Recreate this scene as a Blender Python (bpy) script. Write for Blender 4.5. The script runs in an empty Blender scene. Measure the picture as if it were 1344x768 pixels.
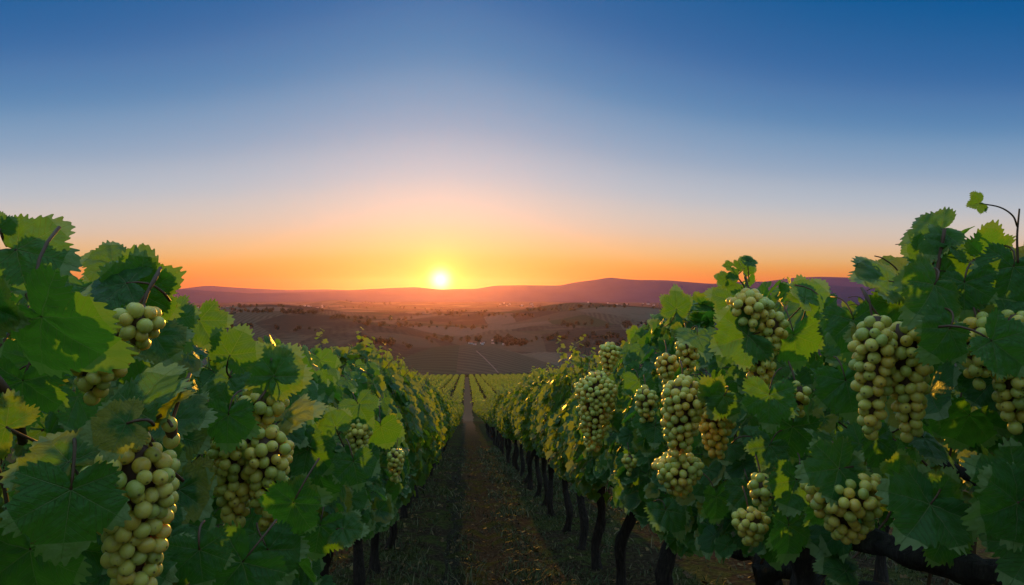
import bpy, bmesh, math, random
import numpy as np

R = math.radians
random.seed(5)
rng = np.random.default_rng(5)
sc = bpy.context.scene
COL = sc.collection

# ------------------------------------------------------------------ camera
FPX = 900.0                       # focal length in pixels of a 1344 px wide picture
YAW = math.atan(60 / FPX)         # the rows run along +Y, the camera looks a little to the right of them
cam = bpy.data.cameras.new('camera')
camo = bpy.data.objects.new('camera', cam)
COL.objects.link(camo)
sc.camera = camo
cam.sensor_width = 36.0
cam.lens = 36.0 * FPX / 1344
cam.clip_start = 0.02
cam.clip_end = 60000
camo.rotation_euler = (R(90), 0, -YAW)
FW = np.array([math.sin(YAW), math.cos(YAW), 0.0])
RT = np.array([math.cos(YAW), -math.sin(YAW), 0.0])
UP = np.array([0.0, 0.0, 1.0])


def P(px, py, d):
    return FW * d + RT * d * (px - 672) / FPX + UP * d * (384 - py) / FPX


def proj(V):
    d = V @ FW
    dd = np.where(np.abs(d) < 1e-4, 1e-4, d)
    return 672 + FPX * (V @ RT) / dd, 384 - FPX * (V @ UP) / dd, d


# ------------------------------------------------------------------ light
SUN_AZ = YAW + math.atan((578 - 672) / FPX)      # from +Y towards +X
SUN_EL = R(2.6)
SUN_DIR = np.array([math.sin(SUN_AZ) * math.cos(SUN_EL), math.cos(SUN_AZ) * math.cos(SUN_EL), math.sin(SUN_EL)])
sl = bpy.data.lights.new('sun', 'SUN')
so = bpy.data.objects.new('sun', sl)
COL.objects.link(so)
sl.energy = 3.5
sl.angle = R(0.5)
sl.color = (1.0, 0.47, 0.035)
so.rotation_euler = (R(90) - SUN_EL, 0, math.pi - SUN_AZ)

sc.view_settings.view_transform = 'Standard'
sc.view_settings.look = 'None'
sc.view_settings.exposure = 0.0
sc.view_settings.gamma = 1.0
sc.view_settings.use_curve_mapping = False
sc.cycles.use_denoising = True
sc.cycles.max_bounces = 6
sc.cycles.diffuse_bounces = 3
sc.cycles.glossy_bounces = 2
sc.cycles.transmission_bounces = 4
sc.cycles.volume_bounces = 0
sc.cycles.sample_clamp_indirect = 4.0


def lin(c):
    return tuple(((v / 255) / 12.92 if v / 255 <= 0.04045 else ((v / 255 + 0.055) / 1.055) ** 2.4) for v in c)


class NT:
    """small helper round a node tree"""

    def __init__(self, tree):
        self.t = tree

    def n(self, typ, **kw):
        x = self.t.nodes.new(typ)
        for k, v in kw.items():
            setattr(x, k, v)
        return x

    def put(self, sock, v):
        if isinstance(v, bpy.types.NodeSocket):
            self.t.links.new(v, sock)
        elif v is not None:
            if isinstance(v, (tuple, list)) and len(v) == 3 and len(getattr(sock, 'default_value', (0, 0, 0))) == 4:
                v = (*v, 1.0)
            sock.default_value = v

    def m(self, op, a, b=None, c=None, clamp=False):
        x = self.n('ShaderNodeMath', operation=op)
        x.use_clamp = clamp
        self.put(x.inputs[0], a)
        if b is not None:
            self.put(x.inputs[1], b)
        if c is not None:
            self.put(x.inputs[2], c)
        return x.outputs[0]

    def ss(self, v, lo, hi):
        x = self.n('ShaderNodeMapRange', interpolation_type='SMOOTHSTEP')
        self.put(x.inputs[0], v)
        self.put(x.inputs[1], lo)
        self.put(x.inputs[2], hi)
        return x.outputs[0]

    def mix(self, f, a, b, mode='MIX'):
        x = self.n('ShaderNodeMix', data_type='RGBA', blend_type=mode)
        self.put(x.inputs[0], f)
        self.put(x.inputs[6], a)
        self.put(x.inputs[7], b)
        return x.outputs[2]

    def vm(self, op, a, b=None):
        x = self.n('ShaderNodeVectorMath', operation=op)
        self.put(x.inputs[0], a)
        if b is not None:
            self.put(x.inputs[1], b)
        return x.outputs[1] if op in ('DOT_PRODUCT', 'LENGTH', 'DISTANCE') else x.outputs[0]

    def ramp(self, f, stops, interp='LINEAR'):
        x = self.n('ShaderNodeValToRGB')
        x.color_ramp.interpolation = interp
        e = x.color_ramp.elements
        while len(e) < len(stops):
            e.new(0.5)
        for el, (p, c) in zip(e, stops):
            el.position = p
            el.color = (*c, 1.0)
        self.put(x.inputs[0], f)
        return x.outputs[0]

    def noise(self, vec, scale, detail=4, rough=0.55):
        x = self.n('ShaderNodeTexNoise')
        self.put(x.inputs['Vector'], vec)
        x.inputs['Scale'].default_value = scale
        x.inputs['Detail'].default_value = detail
        x.inputs['Roughness'].default_value = rough
        return x.outputs[0]


def make_world():
    w = bpy.data.worlds.new('World')
    sc.world = w
    w.use_nodes = True
    t = NT(w.node_tree)
    bg = w.node_tree.nodes['Background']
    out = w.node_tree.nodes['World Output']
    sky = t.n('ShaderNodeTexSky', sky_type='NISHITA')
    sky.sun_disc = False
    sky.sun_elevation = SUN_EL
    sky.sun_rotation = SUN_AZ
    sky.ozone_density = 3.0
    t.put(bg.inputs[0], t.mix(1.0, sky.outputs[0], (.14, .18, .22), 'MULTIPLY'))
    bg.inputs[1].default_value = 0.05
    d = t.vm('NORMALIZE', t.n('ShaderNodeTexCoord').outputs['Generated'])
    sep = t.n('ShaderNodeSeparateXYZ')
    t.put(sep.inputs[0], d)
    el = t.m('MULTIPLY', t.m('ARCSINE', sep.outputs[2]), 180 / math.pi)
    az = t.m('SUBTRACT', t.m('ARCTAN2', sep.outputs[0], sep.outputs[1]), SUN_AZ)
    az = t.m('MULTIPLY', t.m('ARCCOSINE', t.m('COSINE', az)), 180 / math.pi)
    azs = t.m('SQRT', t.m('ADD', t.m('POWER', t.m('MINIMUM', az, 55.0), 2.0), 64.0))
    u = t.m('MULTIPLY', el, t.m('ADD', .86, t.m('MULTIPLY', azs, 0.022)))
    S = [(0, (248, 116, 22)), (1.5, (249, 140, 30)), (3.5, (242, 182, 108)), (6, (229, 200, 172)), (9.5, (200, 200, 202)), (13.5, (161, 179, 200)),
         (18.7, (109, 149, 188)), (24, (68, 118, 171)), (31, (22, 96, 156)), (44, (8, 92, 154)), (58, (118, 162, 206)), (72, (172, 208, 238)), (90, (190, 222, 246))]  # overhead stops, out of view, brightened as added fill light
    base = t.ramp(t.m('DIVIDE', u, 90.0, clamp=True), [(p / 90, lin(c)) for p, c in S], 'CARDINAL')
    back = t.ramp(t.m('DIVIDE', el, 90.0, clamp=True), [(0, lin((112, 126, 140))), (.08, lin((146, 154, 168))), (.2, lin((158, 180, 200))), (.5, lin((152, 192, 222))), (1, lin((150, 192, 228)))])  # unseen sky behind the camera, raised as added fill for the leaves
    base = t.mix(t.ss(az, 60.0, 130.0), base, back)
    th = t.m('MULTIPLY', t.m('ARCCOSINE', t.m('MINIMUM', t.vm('DOT_PRODUCT', d, (math.sin(SUN_AZ) * math.cos(R(1.05)), math.cos(SUN_AZ) * math.cos(R(1.05)), math.sin(R(1.05)))), 1.0)), 180 / math.pi)

    def gauss(w_, col):
        g = t.m('EXPONENT', t.m('MULTIPLY', t.m('POWER', t.m('DIVIDE', th, w_), 2.0), -1.0))
        x = t.n('ShaderNodeVectorMath', operation='SCALE')
        x.inputs[0].default_value = col
        t.put(x.inputs['Scale'], g)
        return x.outputs[0]
    tot = t.vm('ADD', base, gauss(8.0, (.02, .05, .04)))
    tot = t.vm('ADD', tot, gauss(2.1, (.12, .40, .01)))
    tot = t.vm('ADD', tot, gauss(0.72, (2.2, 2.0, 1.3)))
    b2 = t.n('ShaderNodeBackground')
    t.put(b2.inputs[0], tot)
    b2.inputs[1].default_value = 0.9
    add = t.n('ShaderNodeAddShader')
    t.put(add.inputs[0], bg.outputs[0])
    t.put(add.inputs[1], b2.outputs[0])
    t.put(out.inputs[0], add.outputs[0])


make_world()


# ------------------------------------------------------------------ helpers
def mat(name):
    m = bpy.data.materials.new(name)
    m.use_nodes = True
    return m, NT(m.node_tree), m.node_tree.nodes['Principled BSDF']


def mesh(name, V, F, mats=(), attrs=None, midx=None, smooth=True):
    """V (n,3); F (m,3) or (m,4) index array, or list of such arrays"""
    Fs = F if isinstance(F, list) else [F]
    Fs = [np.asarray(f, np.int32) for f in Fs if len(f)]
    me = bpy.data.meshes.new(name)
    V = np.asarray(V, np.float32)
    me.vertices.add(len(V))
    me.vertices.foreach_set('co', V.ravel())
    nl = sum(f.size for f in Fs)
    nf = sum(len(f) for f in Fs)
    me.loops.add(nl)
    me.loops.foreach_set('vertex_index', np.concatenate([f.ravel() for f in Fs]))
    me.polygons.add(nf)
    ls = []
    o = 0
    for f in Fs:
        ls.append(o + np.arange(len(f)) * f.shape[1])
        o += f.size
    me.polygons.foreach_set('loop_start', np.concatenate(ls).astype(np.int32))
    if midx is not None:
        me.polygons.foreach_set('material_index', np.asarray(midx, np.int32))
    me.polygons.foreach_set('use_smooth', np.full(nf, smooth))
    for k, (typ, data) in (attrs or {}).items():
        a = me.attributes.new(k, typ, 'POINT')
        a.data.foreach_set('color' if typ == 'FLOAT_COLOR' else 'vector' if typ == 'FLOAT_VECTOR' else 'value', np.asarray(data, np.float32).ravel())
    for m_ in mats:
        me.materials.append(m_)
    me.update()
    return me


def obj(name, me, parent=None, loc=(0, 0, 0), kind=None):
    o = bpy.data.objects.new(name, me)
    COL.objects.link(o)
    o.location = loc
    if parent is not None:
        o.parent = parent
    if kind:
        o['kind'] = kind
    return o


def tag(o, label, cat, group=None):
    o['label'] = label
    o['category'] = cat
    if group:
        o['group'] = group
    return o


def thing(name, label, cat, loc=(0, 0, 0), group=None):
    return tag(obj(name, None, None, loc), label, cat, group)


class Bag:
    """collects triangle pieces into one mesh"""

    def __init__(self):
        self.V, self.F, self.A, self.U, self.M, self.n = [], [], [], [], [], 0

    def add(self, V, F, A=None, U=None, mi=0):
        V = np.asarray(V, float)
        F = np.asarray(F)
        if F.shape[1] == 4:
            F = np.concatenate([F[:, [0, 1, 2]], F[:, [0, 2, 3]]])
        self.V.append(V)
        self.F.append(F + self.n)
        self.n += len(V)
        self.A.append(np.zeros((len(V), 4)) if A is None else A)
        self.U.append(np.zeros((len(V), 3)) if U is None else U)
        self.M.append(np.full(len(F), mi))

    def mesh(self, name, mats):
        return mesh(name, np.concatenate(self.V), np.concatenate(self.F), mats,
                    {'leafdata': ('FLOAT_COLOR', np.concatenate(self.A)), 'leafuv': ('FLOAT_VECTOR', np.concatenate(self.U))}, np.concatenate(self.M))


def vnoise(x, y, s=0):
    """cheap smooth noise from rotated sines, about -1..1"""
    r = np.random.default_rng(100 + s)
    t = 0
    for i in range(6):
        a = r.uniform(0, 6.28)
        f = r.uniform(.6, 1.7)
        t = t + np.sin((x * math.cos(a) + y * math.sin(a)) * f + r.uniform(0, 6.28))
    return t / 3.0


def tube(path, rad, n=8, lump=0.0, seed=0):
    """tapered tube along a path; lump makes it gnarled"""
    path = np.asarray(path, float)
    rad = np.broadcast_to(np.asarray(rad, float), (len(path),))
    T = np.gradient(path, axis=0)
    T /= np.linalg.norm(T, axis=1)[:, None] + 1e-9
    ref = np.array([0.31, 0.93, 0.17])
    A = np.cross(T, ref)
    A /= np.linalg.norm(A, axis=1)[:, None] + 1e-9
    B = np.cross(T, A)
    th = np.arange(n) / n * 2 * math.pi
    r = np.random.default_rng(seed)
    k = rad[:, None] * np.ones((1, n))
    if lump:
        ph = r.uniform(0, 6.28, 4)
        s = np.arange(len(path))[:, None] * 0.55
        k = k * (1 + lump * (np.sin(3 * th + ph[0] + s * .5) * .5 + np.sin(5 * th + ph[1] - s * .35) * .4 + np.sin(s * 1.7 + ph[2]) * .5 + r.normal(0, .25, k.shape)))
    V = path[:, None, :] + k[..., None] * (A[:, None, :] * np.cos(th)[None, :, None] + B[:, None, :] * np.sin(th)[None, :, None])
    m_ = len(path)
    i, j = np.meshgrid(np.arange(m_ - 1), np.arange(n), indexing='ij')
    a = i * n + j
    b = i * n + (j + 1) % n
    F = np.stack([a, b, b + n, a + n], -1).reshape(-1, 4)
    V = np.concatenate([V.reshape(-1, 3), path[:1], path[-1:]])
    c0 = m_ * n
    jj = np.arange(n)
    caps = np.stack([np.full(n, c0), (jj + 1) % n, jj, jj], -1)
    cape = np.stack([np.full(n, c0 + 1), (m_ - 1) * n + jj, (m_ - 1) * n + (jj + 1) % n, (m_ - 1) * n + (jj + 1) % n], -1)
    F3 = np.concatenate([F[:, [0, 1, 2]], F[:, [0, 2, 3]], caps[:, :3], cape[:, :3]])
    return V, F3


def spline(pts, n):
    pts = np.asarray(pts, float)
    m_ = len(pts)
    P0 = np.concatenate([[2 * pts[0] - pts[1]], pts, [2 * pts[-1] - pts[-2]]])
    out = []
    for s in np.linspace(0, m_ - 1 - 1e-6, n):
        i = int(s)
        f = s - i
        a, b, c, d = P0[i:i + 4]
        out.append(.5 * (2 * b + (c - a) * f + (2 * a - 5 * b + 4 * c - d) * f * f + (3 * b - a - 3 * c + d) * f ** 3))
    return np.array(out)


# ------------------------------------------------------------------ terrain
EYE = 1.62
S1, S2 = 0.168, 0.100
_yy = np.concatenate([np.arange(-80, 320, .25)])
_sl = np.where(_yy < -4, .05, S1)
_sl = np.where(_yy > 66, S1 + (S2 - S1) * np.clip((_yy - 66) / 20, 0, 1), _sl)
_zz = -np.cumsum(_sl) * .25
_zz -= np.interp(0, _yy, _zz) + EYE


def z_hill(y):
    return np.interp(y, _yy, _zz)


_zend = float(z_hill(296))
VD = np.array([296, 330, 400, 520, 700, 1000, 1500, 2500, 4000, 6000, 10000, 20000.])
VZ = np.array([_zend, _zend - 6, -56, -78, -92, -99, -105, -113, -121.5, -129, -136, -140])
HILLS = []      # (x, y, height, radius across the view, radius along it)


def hill(px, d, ztop_px, ra, rd, zb=None):
    p = P(px, 384, d)
    zt = (384 - ztop_px) / FPX * d
    HILLS.append((p[0], p[1], zt - float(np.interp(d, VD, VZ)), ra, rd))


hill(614, 760, 457.5, 72, 120)
hill(395, 1250, 427, 150, 230)
hill(300, 1500, 420, 200, 260)
hill(500, 1050, 452, 70, 130)
hill(745, 2300, 408, 150, 300)
hill(850, 2350, 418, 220, 420)
hill(840, 1250, 436, 190, 190)
hill(960, 1900, 415, 300, 300)
hill(640, 3300, 412, 420, 420)
hill(500, 3000, 414, 420, 360)
hill(350, 3600, 410, 420, 300)
hill(438, 7200, 393.5, 200, 260)
hill(560, 1700, 429, 100, 170)
hill(690, 1500, 435, 85, 140)
hill(455, 1900, 422, 110, 170)
hill(800, 1700, 424, 110, 170)
hill(600, 2400, 415, 150, 200)
hill(400, 2500, 414, 160, 200)
hill(680, 4200, 406, 300, 300)
hill(330, 2200, 415, 160, 260)
hill(150, 2400, 408, 400, 400)
hill(1200, 2600, 400, 500, 500)


def z_ground(x, y):
    x = np.asarray(x, float)
    y = np.asarray(y, float)
    d = np.hypot(x * .9, y)
    zn = z_hill(y)
    zf = np.interp(np.maximum(d, y), VD, VZ)
    for hx, hy, hh, ra, rd in HILLS:
        dd = math.hypot(hx, hy)
        ux, uy = hx / dd, hy / dd
        al = (x - hx) * ux + (y - hy) * uy
        ac = (x - hx) * uy - (y - hy) * ux
        zf = zf + hh * np.exp(-.5 * ((al / rd) ** 2 + (ac / ra) ** 2)) * np.clip((d - 330) / 200, 0, 1)
    k = np.clip((d - 420) / 500, 0, 1)
    zf = zf + k * (vnoise(x / 230, y / 230, 3) * 2.4 + vnoise(x / 700, y / 700, 4) * 4.0)
    m_ = np.clip((y - 290) / 12, 0, 1)
    m_ = m_ * m_ * (3 - 2 * m_)
    far_side = np.clip((np.abs(x) - 150) / 120, 0, 1) * np.clip((y - 60) / 120, 0, 1)
    z = np.where(y < 296, zn, zf) * (1 - 0) if False else zn * (1 - m_) + zf * m_
    return z - far_side * 6 * (1 - m_)


def rut(x, y):
    """wheel tracks and clods close to the camera"""
    k = np.clip((60 - y) / 30, 0, 1) * np.clip((y + 12) / 8, 0, 1) * np.clip(1 - np.abs(x) / 12, 0, 1)
    r = -.05 * np.exp(-((x - .24) / .13) ** 2) - .03 * np.exp(-((x + .28) / .16) ** 2) - .03 * np.exp(-((x - .85) / .15) ** 2)
    return k * (r + .014 * vnoise(x * 5, y * 5, 7) + .010 * vnoise(x * 13, y * 13, 8) + .03 * vnoise(x * .9, y * .7, 9))


def ground_hit(px, py, d0=330, d1=16000):
    ds = np.geomspace(d0, d1, 4000)
    pts = FW[None] * ds[:, None] + RT[None] * (ds * (px - 672) / FPX)[:, None]
    zr = (384 - py) / FPX * ds
    zg = z_ground(pts[:, 0], pts[:, 1])
    i = np.argmax(zr < zg)
    return np.array([pts[i, 0], pts[i, 1], zg[i]]) if (zr < zg).any() else None


def grid_faces(nr, nc):
    i, j = np.meshgrid(np.arange(nr - 1), np.arange(nc - 1), indexing='ij')
    a = i * nc + j
    return np.stack([a, a + 1, a + nc + 1, a + nc], -1).reshape(-1, 4)


# materials of the land
M_soil, t, b = mat('vineyard_ground')
pos = t.n('ShaderNodeNewGeometry').outputs['Position']
n1 = t.noise(pos, 1.3, 5, .6)
n2 = t.noise(pos, 22, 4, .7)
n3 = t.noise(pos, 5.5, 4, .6)
soil = t.ramp(n2, [(.25, (.020, .014, .009)), (.5, (.055, .040, .026)), (.62, (.10, .075, .046)), (.78, (.22, .17, .11))])
grs = t.ramp(n2, [(.3, (.030, .040, .014)), (.55, (.075, .082, .026)), (.75, (.16, .14, .06))])
near = t.mix(t.ss(t.m('ADD', t.m('MULTIPLY', n1, .6), t.m('MULTIPLY', n3, .4)), .46, .56), soil, grs)
sepg = t.n('ShaderNodeSeparateXYZ')
t.put(sepg.inputs[0], pos)
# far fields
vor = t.n('ShaderNodeTexVoronoi')
t.put(vor.inputs['Vector'], t.vm('MULTIPLY', pos, (1, .55, 0)))
vor.inputs['Scale'].default_value = 1 / 150
fcol = t.ramp(t.n('ShaderNodeSeparateColor').outputs[0], [(0, (0, 0, 0)), (1, (1, 1, 1))])
sepc = [x for x in M_soil.node_tree.nodes if x.bl_idname == 'ShaderNodeSeparateColor'][0]
t.put(sepc.inputs[0], vor.outputs['Color'])
fields = t.ramp(sepc.outputs[0], [(0, (.062, .058, .042)), (.28, (.105, .098, .066)), (.45, (.060, .078, .040)), (.62, (.15, .14, .10)), (.8, (.075, .084, .050)), (1, (.042, .055, .030))], 'CONSTANT')
ang = t.m('MULTIPLY', sepc.outputs[1], 3.14)
sx = t.m('ADD', t.m('MULTIPLY', sepg.outputs[0], t.m('COSINE', ang)), t.m('MULTIPLY', sepg.outputs[1], t.m('SINE', ang)))
strip = t.m('ADD', .5, t.m('MULTIPLY', t.m('SINE', t.m('ADD', t.m('MULTIPLY', sx, .55), t.m('MULTIPLY', t.noise(pos, .02, 2), 9))), .5))
fields = t.mix(t.m('MULTIPLY', strip, .5), fields, (.03, .028, .016))
n4 = t.noise(pos, .008, 6, .7)
fields = t.mix(t.ss(n4, .52, .66), fields, (.10, .09, .06))
n5 = t.noise(pos, .09, 4, .7)
fields = t.mix(t.ss(n5, .62, .74), fields, (.018, .020, .012))
low = t.mix(t.noise(pos, .8, 4, .7), (.030, .032, .013), (.065, .055, .026))
far1 = t.mix(t.ss(sepg.outputs[1], 70.0, 90.0), near, low)
t.put(b.inputs['Base Color'], t.mix(t.ss(sepg.outputs[1], 300.0, 430.0), far1, fields))
b.inputs['Roughness'].default_value = .95
b.inputs['Specular IOR Level'].default_value = 0
bump = t.n('ShaderNodeBump')
bump.inputs['Strength'].default_value = .8
bump.inputs['Distance'].default_value = .03
t.put(bump.inputs['Height'], n2)
t.put(b.inputs['Normal'], bump.outputs[0])

ys = np.concatenate([-np.geomspace(60, 1.2, 30), np.arange(-1, 22, .11), np.geomspace(22.1, 296, 260), np.geomspace(298, 17500, 330)])
u = np.linspace(-1, 1, 281)
u = .22 * u + .78 * np.sign(u) * np.abs(u) ** 2.6
wd = np.where(ys < 0, 30 + np.abs(ys), 30 + 1.45 * ys)
X = u[None, :] * wd[:, None]
Y = np.broadcast_to(ys[:, None], X.shape)
Z = z_ground(X, Y) + rut(X, Y)
obj('ground', mesh('ground', np.stack([X, Y, Z], -1).reshape(-1, 3), grid_faces(*X.shape), [M_soil]), kind='structure')

# dirt track between the rows: a worn strip that runs on down the slope
M_track, t, b = mat('track_earth')
pos = t.n('ShaderNodeNewGeometry').outputs['Position']
n2 = t.noise(pos, 26, 5, .72)
n3 = t.noise(pos, 2.4, 4, .6)
c = t.ramp(n2, [(.25, (.015, .012, .009)), (.48, (.043, .036, .025)), (.62, (.085, .074, .052)), (.78, (.22, .19, .14))])
c = t.mix(t.ss(n3, .50, .62), c, t.ramp(n2, [(.3, (.024, .030, .010)), (.6, (.070, .072, .024)), (.75, (.15, .12, .055))]))
sepg = t.n('ShaderNodeSeparateXYZ')
t.put(sepg.inputs[0], pos)
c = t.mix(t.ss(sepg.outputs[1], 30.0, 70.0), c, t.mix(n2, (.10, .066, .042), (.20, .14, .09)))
t.put(b.inputs['Base Color'], c)
b.inputs['Roughness'].default_value = .95
b.inputs['Specular IOR Level'].default_value = 0
bump = t.n('ShaderNodeBump')
bump.inputs['Strength'].default_value = .9
bump.inputs['Distance'].default_value = .03
t.put(bump.inputs['Height'], n2)
t.put(b.inputs['Normal'], bump.outputs[0])
ty = np.concatenate([np.arange(-3, 22, .11), np.geomspace(22.1, 294, 200)])
tu = np.linspace(-1, 1, 31)
half = .50 + .20 * np.clip((ty - 60) / 40, 0, 1)
edge = .10 * vnoise(ty * 1.3, ty * 0, 21) + .05 * vnoise(ty * 6, ty * 0, 22)
edge2 = .10 * vnoise(ty * 1.1, ty * 0, 23) + .05 * vnoise(ty * 5, ty * 0, 24)
cx = .22 + .05 * vnoise(ty * .15, ty * 0, 25)
X = cx[:, None] + tu[None, :] * (half + np.where(tu[None, :] < 0, edge[:, None], edge2[:, None]).T).T if False else cx[:, None] + tu[None, :] * half[:, None] + np.where(tu[None, :] < 0, -np.abs(tu)[None, :] * edge[:, None], np.abs(tu)[None, :] * edge2[:, None])
Y = np.broadcast_to(ty[:, None], X.shape)
Z = z_ground(X, Y) + rut(X, Y) + .012 - .010 * tu[None, :] ** 4 + .0002 * np.maximum(Y - 20, 0)
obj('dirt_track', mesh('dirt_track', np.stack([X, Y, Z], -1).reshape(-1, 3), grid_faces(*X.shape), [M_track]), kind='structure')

# mountains on the horizon
M_mount, t, b = mat('mountain_slopes')
pos = t.n('ShaderNodeNewGeometry').outputs['Position']
t.put(b.inputs['Base Color'], t.mix(t.noise(pos, .0025, 6, .65), (.036, .044, .062), (.070, .082, .12)))  # blue of the distant air painted into the slopes' base colour
b.inputs['Roughness'].default_value = 1
b.inputs['Specular IOR Level'].default_value = 0


def range_of_hills(name, pts, d, depth, base, seed, rough):
    """a ridge whose crest has the given outline, with spurs on its slopes and real depth"""
    pxs = np.arange(-700, 2000, 5.0)
    px_, py_ = zip(*pts)
    top = np.interp(pxs, px_, py_)
    k = np.array([1, 3, 5, 3, 1.]) / 13
    top = np.convolve(np.pad(top, 2, mode='edge'), k, 'valid')
    s = np.linspace(-2.2, 2.2, 41)
    az = np.arctan((pxs - 672) / FPX)
    dist = d / np.cos(az * .55)
    zt = (384 - top) / FPX * d
    rows = []
    for q in s:
        dd = dist + q * depth
        x = FW[0] * dd * np.cos(az) + RT[0] * dd * np.sin(az)
        y = FW[1] * dd * np.cos(az) + RT[1] * dd * np.sin(az)
        f = math.exp(-q * q)
        fold = (vnoise(x / 420, y / 420, seed) + .6 * vnoise(x / 170, y / 170, seed + 1)) * rough * f * (1 - math.exp(-(q * 2.2) ** 2))
        rows.append(np.stack([x, y, base + (zt / np.cos(az * .45) - base) * f + fold + rough * .06 * vnoise(x / 120, y / 120, seed + 2)], -1))
    V = np.array(rows)
    obj(name, mesh(name, V.reshape(-1, 3), grid_faces(len(s), len(pxs)), [M_mount]), kind='structure')


range_of_hills('mountains', [(-700, 372), (-300, 366), (0, 375), (150, 380), (250, 380.5), (330, 385), (420, 383), (470, 380.5), (510, 378.5), (545, 377), (575, 380), (625, 379.5), (650, 375),
                             (690, 374.5), (735, 375), (752, 371), (785, 367), (800, 364), (815, 366), (840, 368), (875, 368), (905, 371), (935, 373), (980, 370), (1060, 372), (1100, 376), (1160, 380), (1300, 372), (1500, 364), (2000, 372)],
               11500, 900, -150, 31, 26)
range_of_hills('far_mountains', [(-700, 380), (150, 381), (235, 380), (272, 375.5), (300, 377.5), (340, 379.5), (380, 381), (430, 380), (520, 384), (700, 386), (900, 380), (960, 376), (1040, 366), (1075, 365), (1110, 366),
                                 (1200, 372), (1350, 377), (2000, 378)], 17500, 1100, -165, 41, 22)
range_of_hills('foothills', [(-700, 390), (100, 391), (260, 393), (330, 398), (420, 401), (560, 399), (680, 398), (760, 394), (830, 392), (940, 393), (1060, 386), (1120, 385), (1300, 390), (2000, 390)], 9600, 420, -150, 51, 8)

# ------------------------------------------------------------------ leaf, wood and grape materials
AXES = [0, R(58), -R(58), R(112), -R(112)]
LOBE = [1.0, .90, .90, .70, .70]


def leaf_material(name, dark, mid, trans, veins=True):
    m, t, b = mat(name)
    ad = t.n('ShaderNodeAttribute', attribute_name='leafdata')
    sp = t.n('ShaderNodeSeparateColor')
    t.put(sp.inputs[0], ad.outputs['Color'])
    edge_, rnd = sp.outputs[1], sp.outputs[2]
    yel = ad.outputs['Alpha']
    au = t.n('ShaderNodeAttribute', attribute_name='leafuv')
    if veins:
        su = t.n('ShaderNodeSeparateXYZ')
        t.put(su.inputs[0], au.outputs['Vector'])
        x, y = su.outputs[0], su.outputs[1]
        vein = None
        for a, L in zip(AXES, LOBE):
            p = t.m('ADD', t.m('MULTIPLY', x, math.sin(a)), t.m('MULTIPLY', y, math.cos(a)))
            q = t.m('ABSOLUTE', t.m('SUBTRACT', t.m('MULTIPLY', x, math.cos(a)), t.m('MULTIPLY', y, math.sin(a))))
            pos_ = t.m('GREATER_THAN', p, 0.0)
            main = t.m('SUBTRACT', 1.0, t.ss(q, .004, t.m('SUBTRACT', .020, t.m('MULTIPLY', p, .020))))
            main = t.m('MULTIPLY', main, pos_)
            s = t.m('DIVIDE', t.m('SUBTRACT', p, t.m('MULTIPLY', q, .85)), .105)
            dist = t.m('SUBTRACT', .5, t.m('ABSOLUTE', t.m('SUBTRACT', t.m('FRACT', s), .5)))
            sec = t.m('SUBTRACT', 1.0, t.ss(dist, .02, .085))
            sec = t.m('MULTIPLY', t.m('MULTIPLY', sec, t.m('LESS_THAN', q, t.m('MULTIPLY', p, .52))), .6)
            v = t.m('MAXIMUM', main, sec)
            vein = v if vein is None else t.m('MAXIMUM', vein, v)
    nz = t.noise(au.outputs['Vector'], 7, 4, .6)
    col = t.mix(rnd, dark, mid)
    col = t.mix(t.m('MULTIPLY', t.ss(nz, .45, .75), .35), col, tuple(c * 1.7 for c in mid))
    ymask = t.m('MULTIPLY', yel, t.ss(t.m('ADD', edge_, t.m('MULTIPLY', t.m('SUBTRACT', nz, .5), .7)), t.m('SUBTRACT', 1.0, yel), t.m('SUBTRACT', 1.35, yel)))
    col = t.mix(ymask, col, (.34, .27, .03))  # yellow margins: ageing plus the gold of low sunlight painted in
    tc = t.mix(ymask, t.mix(rnd, trans, tuple(c * 1.35 for c in trans)), (.52, .66, .03))
    if veins:
        spot = t.m('MULTIPLY', t.ss(t.noise(au.outputs['Vector'], 15, 3, .65), .63, .69), t.m('MULTIPLY', t.ss(edge_, .35, .95), t.ss(rnd, .35, .7)))
        col = t.mix(t.m('MULTIPLY', spot, .8), col, (.16, .085, .025))
        tc = t.mix(t.m('MULTIPLY', spot, .8), tc, (.20, .09, .02))
        col = t.mix(t.m('MULTIPLY', vein, .85), col, (.24, .33, .12))
        tc = t.mix(t.m('MULTIPLY', vein, .4), tc, (.28, .46, .07))
    t.put(b.inputs['Base Color'], col)
    t.put(b.inputs['Roughness'], t.m('ADD', .30, t.m('MULTIPLY', nz, .28)))
    b.inputs['Specular IOR Level'].default_value = .32
    if veins:
        bump = t.n('ShaderNodeBump')
        bump.inputs['Strength'].default_value = .9
        bump.inputs['Distance'].default_value = .008
        t.put(bump.inputs['Height'], t.m('SUBTRACT', t.m('MULTIPLY', nz, .5), vein))
        t.put(b.inputs['Normal'], bump.outputs[0])
    tr = t.n('ShaderNodeBsdfTranslucent')
    t.put(tr.inputs[0], tc)
    mx = t.n('ShaderNodeMixShader')
    mx.inputs[0].default_value = .36
    t.put(mx.inputs[1], b.outputs[0])
    t.put(mx.inputs[2], tr.outputs[0])
    out = [n for n in m.node_tree.nodes if n.type == 'OUTPUT_MATERIAL'][0]
    t.put(out.inputs[0], mx.outputs[0])
    return m


M_leaf = leaf_material('vine_leaf', (.020, .100, .020), (.050, .155, .026), (.17, .46, .022))
M_leaf_far = leaf_material('vine_leaf_small', (.024, .090, .016), (.058, .140, .024), (.46, .60, .022), veins=False)

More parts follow.
